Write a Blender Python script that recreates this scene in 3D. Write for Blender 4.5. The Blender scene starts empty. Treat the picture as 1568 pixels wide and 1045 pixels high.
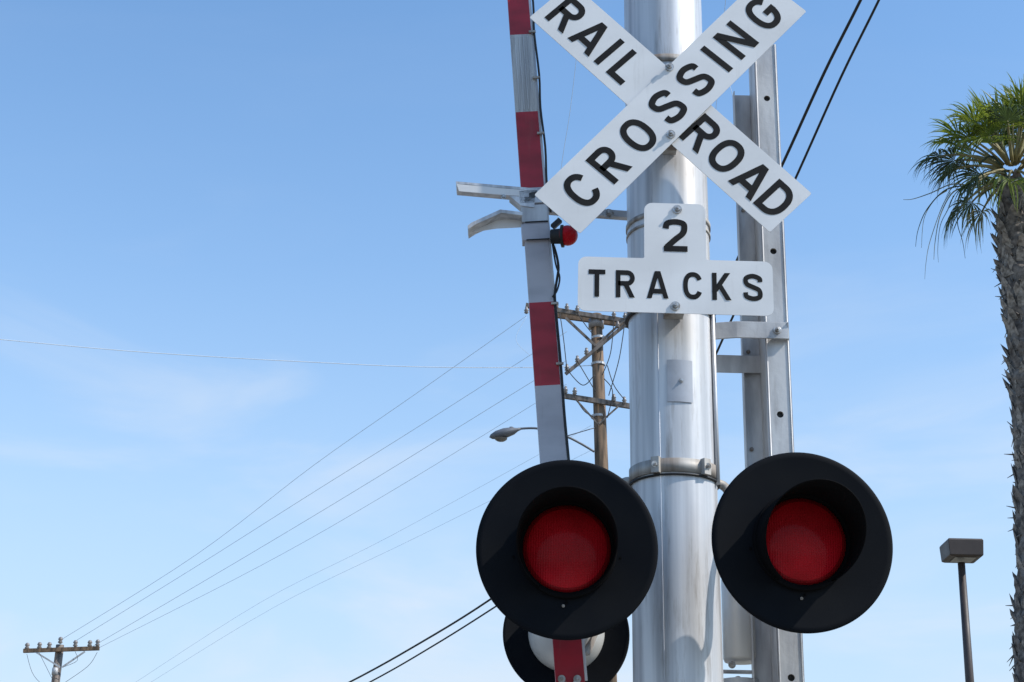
import bpy, bmesh, math, random
from mathutils import Vector, Matrix
random.seed(7)
scene = bpy.context.scene
# ------------------------------------------------------------------ camera
TH = math.radians(21.0); RO = math.radians(1.23); FP = 2469.0
F0 = Vector((0, math.cos(TH), math.sin(TH)))
R0 = Vector((1, 0, 0)); U0 = Vector((0, -math.sin(TH), math.cos(TH)))
CR = R0*math.cos(RO) + U0*math.sin(RO)
CU = -R0*math.sin(RO) + U0*math.cos(RO)
EYE = Vector((0, 0, 1.6))
cam_d = bpy.data.cameras.new("camera"); cam = bpy.data.objects.new("camera", cam_d)
scene.collection.objects.link(cam)
M = Matrix.Identity(4)
for i in range(3):
    M[i][0] = CR[i]; M[i][1] = CU[i]; M[i][2] = -F0[i]; M[i][3] = EYE[i]
cam.matrix_world = M
cam_d.sensor_width = 36; cam_d.lens = 36*FP/1568; cam_d.clip_end = 5000; cam_d.clip_start = 0.05
scene.camera = cam
scene.view_settings.view_transform = 'Standard'
try: scene.view_settings.look = 'None'
except Exception: pass
scene.view_settings.exposure = 0

def at(u, v, Y):
    """surveyed bearing + real distance north of the camera -> world point"""
    d = F0 + CR*((u-784)/FP) + CU*((522.5-v)/FP)
    return EYE + d*(Y/d.y)

# ------------------------------------------------------------------ materials
def mat(name, col, rough=0.5, metal=0.0, var=0.0, scale=(8, 8, 8), col2=None, bump=0.0, bscale=40,
        spec=0.5, coat=0.0, transl=0.0, detail=6, grime=0.0, glow=.58):
    m = bpy.data.materials.new(name); m.use_nodes = True
    nt = m.node_tree; b = nt.nodes["Principled BSDF"]
    b.inputs["Base Color"].default_value = (*col, 1); b.inputs["Roughness"].default_value = rough
    b.inputs["Metallic"].default_value = metal
    b.inputs["Specular IOR Level"].default_value = spec
    b.inputs["Coat Weight"].default_value = coat
    tc = nt.nodes.new("ShaderNodeTexCoord")
    if var > 0 or col2:
        mp = nt.nodes.new("ShaderNodeMapping"); mp.inputs["Scale"].default_value = scale
        nt.links.new(tc.outputs["Object"], mp.inputs[0])
        n = nt.nodes.new("ShaderNodeTexNoise"); n.inputs["Scale"].default_value = 1; n.inputs["Detail"].default_value = detail
        nt.links.new(mp.outputs[0], n.inputs["Vector"])
        r = nt.nodes.new("ShaderNodeValToRGB")
        c2 = col2 if col2 else tuple(c*(1-var) for c in col)
        r.color_ramp.elements[0].color = (*c2, 1); r.color_ramp.elements[0].position = 0.36
        r.color_ramp.elements[1].color = (*col, 1); r.color_ramp.elements[1].position = 0.60
        nt.links.new(n.outputs["Fac"], r.inputs[0])
        src = r.outputs[0]
        if grime > 0:
            g = nt.nodes.new("ShaderNodeTexNoise"); g.inputs["Scale"].default_value = 1; g.inputs["Detail"].default_value = 10; g.inputs["Roughness"].default_value = .7
            mp2 = nt.nodes.new("ShaderNodeMapping"); mp2.inputs["Scale"].default_value = (24, 24, 2.4); mp2.inputs["Location"].default_value = (3, 5, 1)
            nt.links.new(tc.outputs["Object"], mp2.inputs[0]); nt.links.new(mp2.outputs[0], g.inputs["Vector"])
            gr = nt.nodes.new("ShaderNodeMapRange"); gr.inputs["From Min"].default_value = glow; gr.inputs["From Max"].default_value = .78; gr.inputs["To Max"].default_value = grime
            nt.links.new(g.outputs["Fac"], gr.inputs[0])
            mx = nt.nodes.new("ShaderNodeMix"); mx.data_type = 'RGBA'; mx.inputs[7].default_value = (.16, .13, .10, 1)
            nt.links.new(gr.outputs[0], mx.inputs[0]); nt.links.new(src, mx.inputs[6]); src = mx.outputs[2]
        nt.links.new(src, b.inputs["Base Color"])
        rm = nt.nodes.new("ShaderNodeMapRange"); rm.inputs["To Min"].default_value = min(1, rough*1.3); rm.inputs["To Max"].default_value = rough*0.8
        nt.links.new(n.outputs["Fac"], rm.inputs[0]); nt.links.new(rm.outputs[0], b.inputs["Roughness"])
    if bump > 0:
        n2 = nt.nodes.new("ShaderNodeTexNoise"); n2.inputs["Scale"].default_value = bscale; n2.inputs["Detail"].default_value = 5
        nt.links.new(tc.outputs["Object"], n2.inputs["Vector"])
        bp = nt.nodes.new("ShaderNodeBump"); bp.inputs["Strength"].default_value = bump; bp.inputs["Distance"].default_value = 0.01
        nt.links.new(n2.outputs["Fac"], bp.inputs["Height"]); nt.links.new(bp.outputs[0], b.inputs["Normal"])
    if transl > 0:
        t = nt.nodes.new("ShaderNodeBsdfTranslucent"); t.inputs[0].default_value = (col[0]*1.6, col[1]*1.6, col[2]*1.0, 1)
        mx = nt.nodes.new("ShaderNodeMixShader"); mx.inputs[0].default_value = transl
        out = nt.nodes["Material Output"]
        nt.links.new(b.outputs[0], mx.inputs[1]); nt.links.new(t.outputs[0], mx.inputs[2]); nt.links.new(mx.outputs[0], out.inputs[0])
    return m

ALU = mat("brushed_aluminium", (0.62, 0.62, 0.63), 0.45, 0.35, col2=(0.42, 0.43, 0.45), scale=(24, 24, 0.7), bump=0.07, bscale=14, grime=.8, glow=.54)
GALV = mat("galvanised_steel", (0.54, 0.54, 0.54), 0.5, 0.3, col2=(0.36, 0.36, 0.37), scale=(14, 14, 4), bump=0.08, bscale=60, grime=.6, glow=.54)
STAIN = mat("stained_steel", (0.42, 0.40, 0.37), 0.6, 0.3, col2=(0.20, 0.16, 0.13), scale=(20, 20, 3))
SIGNW = mat("sign_white", (0.71, 0.71, 0.71), 0.45, col2=(0.63, 0.63, 0.63), scale=(3, 3, 5), detail=9, grime=.18)
BLACK = mat("letter_black", (0.006, 0.006, 0.007), 0.7, spec=.2, col2=(0.014, 0.014, 0.014), scale=(30, 30, 30))
DISC = mat("flat_black_paint", (0.0035, 0.0048, 0.0075), 0.7, spec=0.10, col2=(0.007, 0.008, 0.010), scale=(5, 5, 5), bump=0.03, bscale=200)
HOODM = mat("hood_black_paint", (0.003, 0.003, 0.0036), 0.8, spec=0.08, col2=(0.005, 0.005, 0.006), scale=(9, 9, 9))
RUBBER = mat("black_rubber", (0.012, 0.012, 0.013), 0.55, var=0.3)
REDS = mat("reflective_red", (0.34, 0.007, 0.020), 0.45, col2=(0.24, 0.006, 0.015), scale=(6, 6, 14), grime=.25)
WHTS = mat("reflective_white", (0.42, 0.42, 0.46), 0.45, col2=(0.35, 0.35, 0.39), scale=(6, 6, 14), grime=.3)
WOOD = mat("weathered_wood", (0.20, 0.13, 0.08), 0.85, col2=(0.07, 0.05, 0.035), scale=(12, 12, 1.5), bump=0.3, bscale=20)
WOODL = mat("grey_wood", (0.19, 0.16, 0.14), 0.85, col2=(0.08, 0.068, 0.06), scale=(12, 12, 1.5))
PORC = mat("porcelain", (0.26, 0.235, 0.225), 0.25, var=0.3)
BRONZE = mat("bronze_paint", (0.05, 0.035, 0.03), 0.5, col2=(0.035, 0.025, 0.022), scale=(3, 3, 3))
LAMPG = mat("lamp_grey_paint", (0.12, 0.13, 0.15), 0.5, var=.2)
LENSG = mat("lamp_diffuser", (0.16, 0.15, 0.14), 0.3, var=0.3)
WIREM = mat("aluminium_wire", (0.56, 0.66, 0.78), 0.7, 0.0, var=0.1)
WIREP = mat("pale_wire", (0.78, 0.82, 0.86), 0.5, 0.0, var=0.1)
BOLT = mat("zinc_bolt", (0.5, 0.5, 0.5), 0.4, 0.6, col2=(0.25, 0.22, 0.19), scale=(60, 60, 60))
LABEL = mat("aluminium_label", (0.36, 0.38, 0.42), 0.5, 0.3, var=0.15, scale=(15, 15, 15))
CONC = mat("concrete", (0.42, 0.40, 0.37), 0.9, var=0.3, scale=(4, 4, 4), bump=0.3)
TANK = mat("painted_grey_housing", (0.60, 0.59, 0.56), 0.4, 0.2, var=0.15, scale=(8, 8, 2), grime=.4)
PG = mat("palm_green", (0.17, 0.21, 0.032), 0.42, col2=(0.075, 0.115, 0.022), scale=(4, 4, 4), transl=0.38)
PD = mat("palm_dark_green", (0.06, 0.09, 0.04), 0.42, col2=(0.03, 0.048, 0.03), scale=(5, 5, 5), transl=0.3)
PY = mat("palm_old_leaf", (0.27, 0.26, 0.15), 0.7, col2=(0.15, 0.16, 0.11), scale=(5, 5, 5), transl=0.25)
PB = mat("palm_petiole", (0.28, 0.24, 0.10), 0.6, col2=(0.16, 0.14, 0.06), scale=(9, 9, 9))
PT = mat("palm_bark", (0.21, 0.18, 0.155), 0.95, col2=(0.075, 0.063, 0.055), scale=(14, 14, 14), bump=0.6, bscale=30)
PT2 = mat("palm_bark_boot", (0.34, 0.295, 0.25), 0.95, col2=(0.13, 0.11, 0.09), scale=(20, 20, 20), bump=0.5, bscale=40)

def lensmat(name, col, coat):
    m = mat(name, col, 0.38, spec=0.3, coat=coat, col2=tuple(c*.7 for c in col), scale=(7, 7, 7)); m.node_tree.nodes["Principled BSDF"].inputs["Coat Roughness"].default_value = .12
    nt = m.node_tree; b = nt.nodes["Principled BSDF"]; tc = nt.nodes.new("ShaderNodeTexCoord")
    b.inputs["Specular Tint"].default_value = (1, .25, .25, 1); b.inputs["Coat Tint"].default_value = (1, .8, .8, 1)
    wv = nt.nodes.new("ShaderNodeTexWave"); wv.wave_type = 'BANDS'; wv.bands_direction = 'X'; wv.inputs["Scale"].default_value = 38
    wv2 = nt.nodes.new("ShaderNodeTexWave"); wv2.wave_type = 'BANDS'; wv2.bands_direction = 'Z'; wv2.inputs["Scale"].default_value = 60
    nt.links.new(tc.outputs["Object"], wv.inputs[0]); nt.links.new(tc.outputs["Object"], wv2.inputs[0])
    ad = nt.nodes.new("ShaderNodeMath"); nt.links.new(wv.outputs["Fac"], ad.inputs[0]); nt.links.new(wv2.outputs["Fac"], ad.inputs[1])
    bp = nt.nodes.new("ShaderNodeBump"); bp.inputs["Strength"].default_value = 0.3; bp.inputs["Distance"].default_value = 0.003
    nt.links.new(ad.outputs[0], bp.inputs["Height"]); nt.links.new(bp.outputs[0], b.inputs["Normal"])
    return m
LENS = lensmat("red_roundel", (0.46, 0.006, 0.014), .12)
LENSE = lensmat("red_roundel_rim", (0.24, 0.004, 0.008), .1)

# ------------------------------------------------------------------ mesh builder
class MB:
    def __init__(s): s.v = []; s.f = []; s.m = []; s.mats = []; s.sm = []
    def mi(s, m):
        if m not in s.mats: s.mats.append(m)
        return s.mats.index(m)
    def add(s, vs, fs, m, smooth=False):
        o = len(s.v); s.v += [tuple(v) for v in vs]; i = s.mi(m)
        for f in fs: s.f.append([o+k for k in f]); s.m.append(i); s.sm.append(smooth)
    def prism(s, pts, vec, m, cap=True):
        n = len(pts); vec = Vector(vec)
        vs = [Vector(p) for p in pts]+[Vector(p)+vec for p in pts]
        fs = [[i, (i+1) % n, n+(i+1) % n, n+i] for i in range(n)]
        if cap: fs += [list(range(n))[::-1], list(range(n, 2*n))]
        s.add(vs, fs, m)
    def beam(s, a, b_, w, h, m, up=(0, 0, 1)):
        a = Vector(a); b_ = Vector(b_); d = (b_-a).normalized(); up = Vector(up)
        x = d.cross(up)
        if x.length < 1e-4: x = d.cross(Vector((0, 1, 0)))
        x.normalize(); y = x.cross(d).normalized()
        vs = [p+x*sx*w/2+y*sy*h/2 for p in (a, b_) for sx, sy in ((-1, -1), (1, -1), (1, 1), (-1, 1))]
        s.add(vs, [[0, 1, 2, 3], [7, 6, 5, 4], [0, 4, 5, 1], [1, 5, 6, 2], [2, 6, 7, 3], [3, 7, 4, 0]], m)
    def box(s, c, sx, sy, sz, m):
        c = Vector(c); s.beam(c-Vector((0, 0, sz/2)), c+Vector((0, 0, sz/2)), sx, sy, m, up=(0, 1, 0))
    def lathe(s, o, ax, prof, m, n=48, smooth=True, a0=0, a1=2*math.pi, ref=(0, 0, 1)):
        o = Vector(o); ax = Vector(ax).normalized(); x = Vector(ref)-ax*Vector(ref).dot(ax)
        if x.length < 1e-4: x = Vector((1, 0, 0))-ax*ax.x
        x.normalize(); y = ax.cross(x)
        full = abs(a1-a0-2*math.pi) < 1e-5; k = n if full else n+1
        vs = []
        for t, r in prof:
            for i in range(k):
                a = a0+(a1-a0)*i/n; vs.append(o+ax*t+(x*math.cos(a)+y*math.sin(a))*r)
        fs = []
        for j in range(len(prof)-1):
            for i in range(n):
                i2 = (i+1) % k; fs.append([j*k+i, j*k+i2, (j+1)*k+i2, (j+1)*k+i])
        s.add(vs, fs, m, smooth)
    def tube(s, pts, r, m, n=8):
        pts = [Vector(p) for p in pts]; L = len(pts); vs = []
        rr = r if isinstance(r, (list, tuple)) else [r]*L
        px = None
        for i, p in enumerate(pts):
            d = (pts[min(i+1, L-1)]-pts[max(i-1, 0)]).normalized()
            if px is None: px = d.orthogonal().normalized()
            px = (px-d*px.dot(d)).normalized(); py = d.cross(px)
            for k in range(n):
                a = 2*math.pi*k/n; vs.append(p+(px*math.cos(a)+py*math.sin(a))*rr[i])
        fs = [[j*n+i, j*n+(i+1) % n, (j+1)*n+(i+1) % n, (j+1)*n+i] for j in range(L-1) for i in range(n)]
        fs += [list(range(n))[::-1], [(L-1)*n+i for i in range(n)]]
        s.add(vs, fs, m, True)
    def bolt(s, c, ax, r, m=None):
        m = m or BOLT
        s.lathe(c, ax, [(0, r*1.7), (r*.35, r*1.7), (r*.36, 0)], m, 20, False)
        s.lathe(c, ax, [(r*.3, r), (r*1.2, r), (r*1.25, 0)], m, 6, False)
        s.lathe(c, ax, [(r*1.2, r*.5), (r*1.9, r*.5), (r*1.95, 0)], m, 10, False)
    def build(s, name, parent=None, bevel=0):
        me = bpy.data.meshes.new(name); me.from_pydata(s.v, [], s.f); me.update()
        for m in s.mats: me.materials.append(m)
        for p, i, k in zip(me.polygons, s.m, s.sm): p.material_index = i; p.use_smooth = k
        bm = bmesh.new(); bm.from_mesh(me); bmesh.ops.recalc_face_normals(bm, faces=bm.faces); bm.to_mesh(me); bm.free()
        o = bpy.data.objects.new(name, me); scene.collection.objects.link(o)
        if bevel:
            bv = o.modifiers.new("bevel", 'BEVEL'); bv.width = bevel; bv.segments = 2; bv.limit_method = 'ANGLE'
        if parent: child(o, parent)
        return o
def empty(name, loc):
    e = bpy.data.objects.new(name, None); e.location = loc; e.empty_display_size = 0.2
    scene.collection.objects.link(e); return e
def child(o, p):
    o.parent = p; o.matrix_parent_inverse = Matrix.Translation(-Vector(p.location))

def smooth_path(pts, n=8):
    P = [Vector(p) for p in pts]; out = []
    for i in range(len(P)-1):
        p0 = P[max(i-1, 0)]; p1 = P[i]; p2 = P[i+1]; p3 = P[min(i+2, len(P)-1)]
        for k in range(n):
            t = k/n
            out.append(0.5*((2*p1)+(p2-p0)*t+(2*p0-5*p1+4*p2-p3)*t*t+(3*p1-p0-3*p2+p3)*t**3))
    out.append(P[-1]); return out

def rrect(w, h, r, n=5):
    out = []
    for cx, cy, a in ((w/2-r, h/2-r, 0), (-w/2+r, h/2-r, 90), (-w/2+r, -h/2+r, 180), (w/2-r, -h/2+r, 270)):
        for k in range(n+1):
            t = math.radians(a+90*k/n); out.append((cx+r*math.cos(t), cy+r*math.sin(t)))
    return out

# ---- highway-style block lettering drawn from strokes (cap height = 1)
HS = 0.086
def se(cx, cy, rx, ry, a0, a1, n=28, e=2.35):
    out = []
    for k in range(n+1):
        a = math.radians(a0+(a1-a0)*k/n); c, s_ = math.cos(a), math.sin(a)
        out.append((cx+rx*math.copysign(abs(c)**(2/e), c), cy+ry*math.copysign(abs(s_)**(2/e), s_)))
    return out
def spl(pts, n=6): return [(p.x, p.y) for p in smooth_path([Vector((x, y, 0)) for x, y in pts], n)]
def glyph(ch):
    h = HS
    if ch == 'I': return 2*h, [('l', [(h, 0), (h, 1)])]
    if ch == 'L': w = .56; return w, [('l', [(h, 1), (h, h), (w, h)])]
    if ch == 'T': w = .62; return w, [('l', [(0, 1-h), (w, 1-h)]), ('l', [(w/2, 0), (w/2, 1-h)])]
    if ch == 'O': w = .76; return w, [('c', se(w/2, .5, w/2-h, .5-h, 0, 360, 48)[:-1])]
    if ch == 'C': w = .72; return w, [('l', se(w/2, .5, w/2-h, .5-h, 28, 332, 40))]
    if ch == 'G': w = .74; return w, [('l', se(w/2, .5, w/2-h, .5-h, 30, 340, 40)+[(w-h, .46)]), ('l', [(w, .46), (w*.54, .46)])]
    if ch == 'D': w = .70; return w, [('c', [(h, h)]+se(w*.40, .5, w*.60-h, .5-h, -90, 90, 24, 2.3)+[(h, 1-h)])]
    if ch == 'R': w = .70; return w, [('l', [(h, 0), (h, 1-h)]+se(w*.58, .715, w*.42-h, .285-h, 90, -90, 18, 2.1)+[(h, .43+h)]), ('d', (w*.50, .43+h), (w-h*1.1, 0))]
    if ch == 'A': w = .80; return w, [('d', (h*1.05, 0), (w/2-.015, 1)), ('d', (w-h*1.05, 0), (w/2+.015, 1)), ('l', [(.17, .26), (w-.17, .26)])]
    if ch == 'N': w = .72; return w, [('l', [(h, 0), (h, 1)]), ('l', [(w-h, 0), (w-h, 1)]), ('d', (h*1.1, 1), (w-h*1.1, 0))]
    if ch == 'K': w = .70; return w, [('l', [(h, 0), (h, 1)]), ('d', (h*1.0, .30), (w-h*1.5, 1)), ('d', (w*.38, .56), (w-h*1.1, 0))]
    if ch == 'S': w = .70; return w, [('l', spl([(w-.085, .70), (w-.11, .83), (w*.5, 1-h), (.125, .85), (.085, .72), (.15, .60), (w*.5, .51), (w-.14, .41), (w-h, .27), (w-.125, .14), (w*.5, h), (.11, .16), (.075, .31)]))]
    if ch == '2': w = .68; return w, [('l', spl([(.075, .70), (.12, .86), (w*.5, 1-h), (w-.12, .86), (w-.085, .71), (w-.14, .55), (w*.5, .37), (.10, .13)])), ('l', [(.02, h), (w, h)]), ('l', [(.10, .155), (.10, h)])]
def letter(ch, c, ex, ey, capH, parent, wscale=1.0):
    w, st = glyph(ch); b = MB(); ex = Vector(ex).normalized(); ey = Vector(ey).normalized(); N = ex.cross(ey)
    def W(x, y, lay): return Vector(c)+ex*((x-w/2)*capH*wscale)+ey*((y-.5)*capH)+N*(.0003*lay)
    for lay, s_ in enumerate(st):
        if s_[0] == 'd':
            (x0, y0), (x1, y1) = s_[1], s_[2]; L = math.hypot(x1-x0, y1-y0); hx = HS*L/abs(y1-y0)
            b.add([W(x0-hx, y0, lay), W(x0+hx, y0, lay), W(x1+hx, y1, lay), W(x1-hx, y1, lay)], [[0, 1, 2, 3]], BLACK); continue
        P = s_[1]; n = len(P); closed = s_[0] == 'c'; vs = []
        for i in range(n):
            a = P[i-1] if (i > 0 or closed) else None; d = P[(i+1) % n] if (i < n-1 or closed) else None
            def nrm(p, q):
                dx, dy = q[0]-p[0], q[1]-p[1]; l = math.hypot(dx, dy) or 1; return (-dy/l, dx/l)
            if a is None: m_ = nrm(P[i], d)
            elif d is None: m_ = nrm(a, P[i])
            else:
                n1, n2 = nrm(a, P[i]), nrm(P[i], d); sx, sy = n1[0]+n2[0], n1[1]+n2[1]; l2 = max(.35, (sx*sx+sy*sy)/2)
                m_ = (sx/l2, sy/l2)
            vs += [W(P[i][0]+m_[0]*HS, P[i][1]+m_[1]*HS, lay), W(P[i][0]-m_[0]*HS, P[i][1]-m_[1]*HS, lay)]
        fs = [[2*i, 2*i+1, (2*i+3) % (2*n), (2*i+2) % (2*n)] for i in range(n if closed else n-1)]
        b.add(vs, fs, BLACK)
    b.build("letter_"+ch.lower(), parent)

# ------------------------------------------------------------------ signal mast
YM = 5.62
m_top = at(1014, -40, YM); m_bot = at(1039, 1045, YM)
mdir = (m_top-m_bot).normalized()
def mast_at(z): return m_bot + mdir*((z-m_bot.z)/mdir.z)
def mast_v(v): return mast_at(at(1030, v, YM).z)
RM = 0.156
mast = empty("railroad_signal_mast", (mast_at(0).x, mast_at(0).y, 0))
b = MB()
n = 120; zs_ = [0.1+5.7*k/60 for k in range(61)]; vs = []
for z in zs_:
    c = mast_at(z)
    for i in range(n):
        a = 2*math.pi*i/n
        r_ = RM*(1-.004*math.cos(5*a+.8)-.0025*math.cos(9*a+z*.3))+.0006*math.sin(z*2.3+3*a)
        vs.append(c+Vector((math.cos(a)*r_, math.sin(a)*r_, 0)))
b.add(vs, [[j*n+i, j*n+(i+1) % n, (j+1)*n+(i+1) % n, (j+1)*n+i] for j in range(60) for i in range(n)]+[[60*n+i for i in range(n)]], ALU, True)
b.build("mast_tube", mast)
b = MB()
b.tube([mast_at(z)+Vector((-0.062, -0.1432, 0)) for z in (0.1, 1.5, 3.0, 3.95)], 0.003, ALU, 6)
b.tube([mast_at(z)+Vector((0.150, -0.070, 0)) for z in (3.2, 3.5, 4.0)], 0.008, ALU, 8)
c = mast_v(605); vs = []; n = 8
for k in range(n+1):
    a = math.radians(-12+34*k/n)
    for z in (-0.08, 0.08): vs.append(Vector((c.x+0.159*math.sin(a), c.y-0.159*math.cos(a), c.z+z)))
b.add(vs, [[2*k, 2*k+2, 2*k+3, 2*k+1] for k in range(n)], LABEL, True)
b.bolt((c.x+0.018, c.y-0.159, c.z), (0, -1, 0), 0.005)
b.build("label_plate_and_seam", mast)
def band(v, h, name, gr=0.006, m=GALV, bolts=()):
    b = MB(); c = mast_v(v)
    b.lathe(c-mdir*h/2, mdir, [(0, RM), (0, RM+gr), (h, RM+gr), (h, RM)], m, 72)
    for dx in bolts:
        y = -math.sqrt((RM+gr)**2-dx*dx)
        ax = Vector((dx, y, 0)).normalized()
        b.beam(c+Vector((dx, y, 0))-ax*0.004, c+Vector((dx, y, 0))+ax*0.018, 0.03, h*1.15, m)
        b.bolt(c+Vector((dx, y, 0))+ax*0.018, Vector((0.1, -1, -.1)), 0.007)
    b.build(name, mast)
band(731, 0.05, "crossarm_clamp_band", 0.006, STAIN, (-0.075, 0.095))
band(745, 0.006, "crossarm_clamp_band_black_ring", 0.009, RUBBER)  # thin black ring along the lower edge of the clamp band
band(352, 0.018, "sign_band_upper", 0.006, STAIN)
band(366, 0.010, "sign_band_upper_lower_edge", 0.005, STAIN)
band(484, 0.022, "sign_band_lower", 0.008, STAIN)
band(492, 0.008, "sign_band_lower_edge", 0.014, RUBBER)
band(120, 0.03, "crossbuck_band_upper", 0.006, STAIN)
band(235, 0.03, "crossbuck_band_lower", 0.006, STAIN)
b = MB(); bx = mast_at(0)
b.box((bx.x, bx.y, 0.06), 0.75, 0.75, 0.12, CONC)
b.build("concrete_foundation", mast, 0.015)
b = MB(); b.lathe((bx.x, bx.y, 0.12), (0, 0, 1), [(0, 0.30), (0.03, 0.30), (0.03, 0.20), (0.25, 0.17), (0.25, RM)], GALV, 48)
for k in range(8):
    a = k*math.pi/4; b.bolt((bx.x+.25*math.cos(a), bx.y+.25*math.sin(a), 0.15), (0, 0, 1), 0.015)
b.build("base_flange", mast)
b = MB()
b.lathe(at(1136, 1014, 5.85), (0, 0, 1), [(0, 0), (0, .062), (.012, .067), (.3, .067), (.33, .05), (.34, 0)], TANK, 40)
p = at(1132, 1025, 5.83)
b.beam(p+Vector((-.16, 0, -.01)), p+Vector((.10, 0, -.01)), 0.05, 0.006, GALV)
b.bolt(p+Vector((-.03, -0.03, .01)), (0, -1, 0), 0.008); b.bolt(p+Vector((-.01, -0.03, -.045)), (0, -1, 0), 0.009)
b.lathe(p+Vector((0, 0.0, -.40)), (0, 0, 1), [(0, .05), (0, .06), (.36, .072), (.37, 0)], TANK, 32)
b.build("side_housing", mast)

# ------------------------------------------------------------------ crossbuck
YS = 5.38
cb = empty("crossbuck_sign", at(1026, 155, YS+0.03))
def blade(e1, e2, Y, name, letters, width=0.229):
    A = at(*e1, Y); B = at(*e2, Y); ex = (B-A).normalized(); ey = Vector((-ex.z, 0, ex.x)); L = (B-A).length
    C = (A+B)/2; bb = MB()
    pts = [C+ex*x+ey*y for x, y in rrect(L, width, 0.006, 3)]
    bb.prism(pts, (0, 0.003, 0), SIGNW)
    bb.build(name, cb)
    for ch, t in letters:
        letter(ch, A+ex*(L*t)+Vector((0, -0.0012, 0)), ex, ey, 0.146, cb)
blade((853, 328), (1200, -9), YS, "crossing_blade",
      [('C', .104), ('R', .219), ('O', .345), ('S', .474), ('S', .597), ('I', .692), ('N', .780), ('G', .905)])
blade((843, 0), (1211, 326), YS+0.012, "railroad_blade",
      [('R', .072), ('A', .178), ('I', .254), ('L', .328), ('R', .640), ('O', .743), ('A', .848), ('D', .942)])
b = MB()
b.bolt(at(1025, 103, YS-.002), (0, -1, 0), 0.010); b.bolt(at(1027, 206, YS-.002), (0, -1, 0), 0.010)
for v in (118, 222):
    p = at(1026, v, YS+.04)
    b.beam((p.x, YS+0.016, p.z), (p.x, YM-RM, p.z), 0.05, 0.04, STAIN)
b.build("crossbuck_brackets", cb)

# ------------------------------------------------------------------ 2 tracks sign
YT = 5.33
ts = empty("two_tracks_sign", at(1035, 400, YT))
A = at(885, 436, YT); B = at(1184, 444.5, YT); ex = (B-A).normalized(); ey = Vector((-ex.z, 0, ex.x)); W = (B-A).length
C = (A+B)/2
zt = (at(1035, 397, YT)-C).dot(ey); zb = (at(1035, 480, YT)-C).dot(ey); zu = (at(1035, 312, YT)-C).dot(ey)
uw = W*96/300; r = 0.03; pts = []
def arc(cx, cy, a0, a1, rr, n=6):
    for k in range(n+1):
        a = math.radians(a0+(a1-a0)*k/n); pts.append((cx+rr*math.cos(a), cy+rr*math.sin(a)))
arc(W/2-r, zt-r, 90, 0, r); arc(W/2-r, zb+r, 0, -90, r); arc(-W/2+r, zb+r, -90, -180, r); arc(-W/2+r, zt-r, 180, 90, r)
arc(-uw/2-.006, zt+.006, -90, 0, .006, 3)
arc(-uw/2+r, zu-r, 180, 90, r); arc(uw/2-r, zu-r, 90, 0, r)
arc(uw/2+.006, zt+.006, 180, 270, .006, 3)
b = MB(); b.prism([C+ex*x+ey*y for x, y in pts], (0, 0.003, 0), SIGNW)
b.build("sign_plate", ts)
for ch, u in zip("TRACKS", (914, 957.5, 1007, 1061, 1105, 1153)):
    v = 437+(u-1035)*0.028
    letter(ch, at(u, v, YT-.0012), ex, ey, 0.106, ts, 0.92)
letter('2', at(1034, 360.5, YT-.0012), ex, ey, 0.130, ts, 1.0)
b = MB()
b.bolt(at(1037, 321, YT-.002), (0, -1, 0), 0.010); b.bolt(at(1034, 469, YT-.002), (0, -1, 0), 0.010)
for v in (345, 462):
    p = at(1036, v, YT); b.beam((p.x, YT+.004, p.z), (p.x, YM-RM, p.z), 0.07, 0.03, STAIN)
b.build("sign_brackets", ts)

# ------------------------------------------------------------------ flashing lights
def flasher(u, v, Y, yaw, name, D=0.60):
    c = at(u, v, Y); e = empty(name, c)
    ax = Vector((math.sin(yaw), -math.cos(yaw), -0.05)).normalized()
    b = MB(); R = D/2
    b.lathe(c, ax, [(-.012, R-.012), (-.012, R), (-.002, R+.001), (0.004, R-.006), (.002, R-.02), (-.004, .17), (-.004, .150)], DISC, 128)
    b.lathe(c, ax, [(-.012, R-.012), (-.012, .15)], DISC, 96)
    b.build("backboard", e)
    b = MB()
    prof = [(-.008+.028*math.cos(t*math.pi/2/20), .147*math.sin(t*math.pi/2/20)) for t in range(21)]
    b.lathe(c, ax, prof[:15], LENS, 72); b.lathe(c, ax, prof[14:], LENSE, 72); b.build("red_lens", e)
    b = MB()
    b.lathe(c, ax, [(-.003, .166), (.012, .166), (.014, .160), (.012, .147), (-.008, .146)], HOODM, 96)
    x = Vector((0, 0, 1)); x = (x-ax*x.dot(ax)).normalized(); y = ax.cross(x)
    n = 80; vo = []
    amax = math.radians(146)
    for k in range(n+1):
        a = -amax+2*amax*k/n
        ln = 0.03+0.25*(0.5+0.5*math.cos(a*0.98))**0.75
        for rr, t in ((.158, .004), (.158, ln), (.155, ln), (.155, .004)):
            dd = rr + (0.006*t/0.25)
            vo.append(c+ax*t-Vector((0, 0, 0.07*t))+(x*math.cos(a)+y*math.sin(a))*dd)
    fs = []
    for k in range(n):
        for j in range(3): fs.append([4*k+j, 4*k+j+1, 4*k+4+j+1, 4*k+4+j])
    b.add(vo, fs, HOODM, True)
    for a in (-100, 100, 180):
        a = math.radians(a); b.bolt(c+ax*0.004+(x*math.cos(a)+y*math.sin(a))*.178, ax, 0.003, HOODM)
    b.bolt(c+ax*0.003-x*.19+y*.01, ax, .003, STAIN)
    b.build("visor", e)
    b = MB()
    b.lathe(c, -ax, [(.01, .165), (.06, .165), (.12, .14), (.16, .08), (.17, 0)], HOODM, 48)
    b.build("housing", e)
    return e, c, ax
l1, c1, a1_ = flasher(868, 840, 5.20, math.radians(-2), "flashing_signal_light", 0.598)
l2, c2, a2_ = flasher(1229, 829, 5.20, math.radians(3), "flashing_signal_light", 0.603)
b = MB(); q = mast_v(736)
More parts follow.
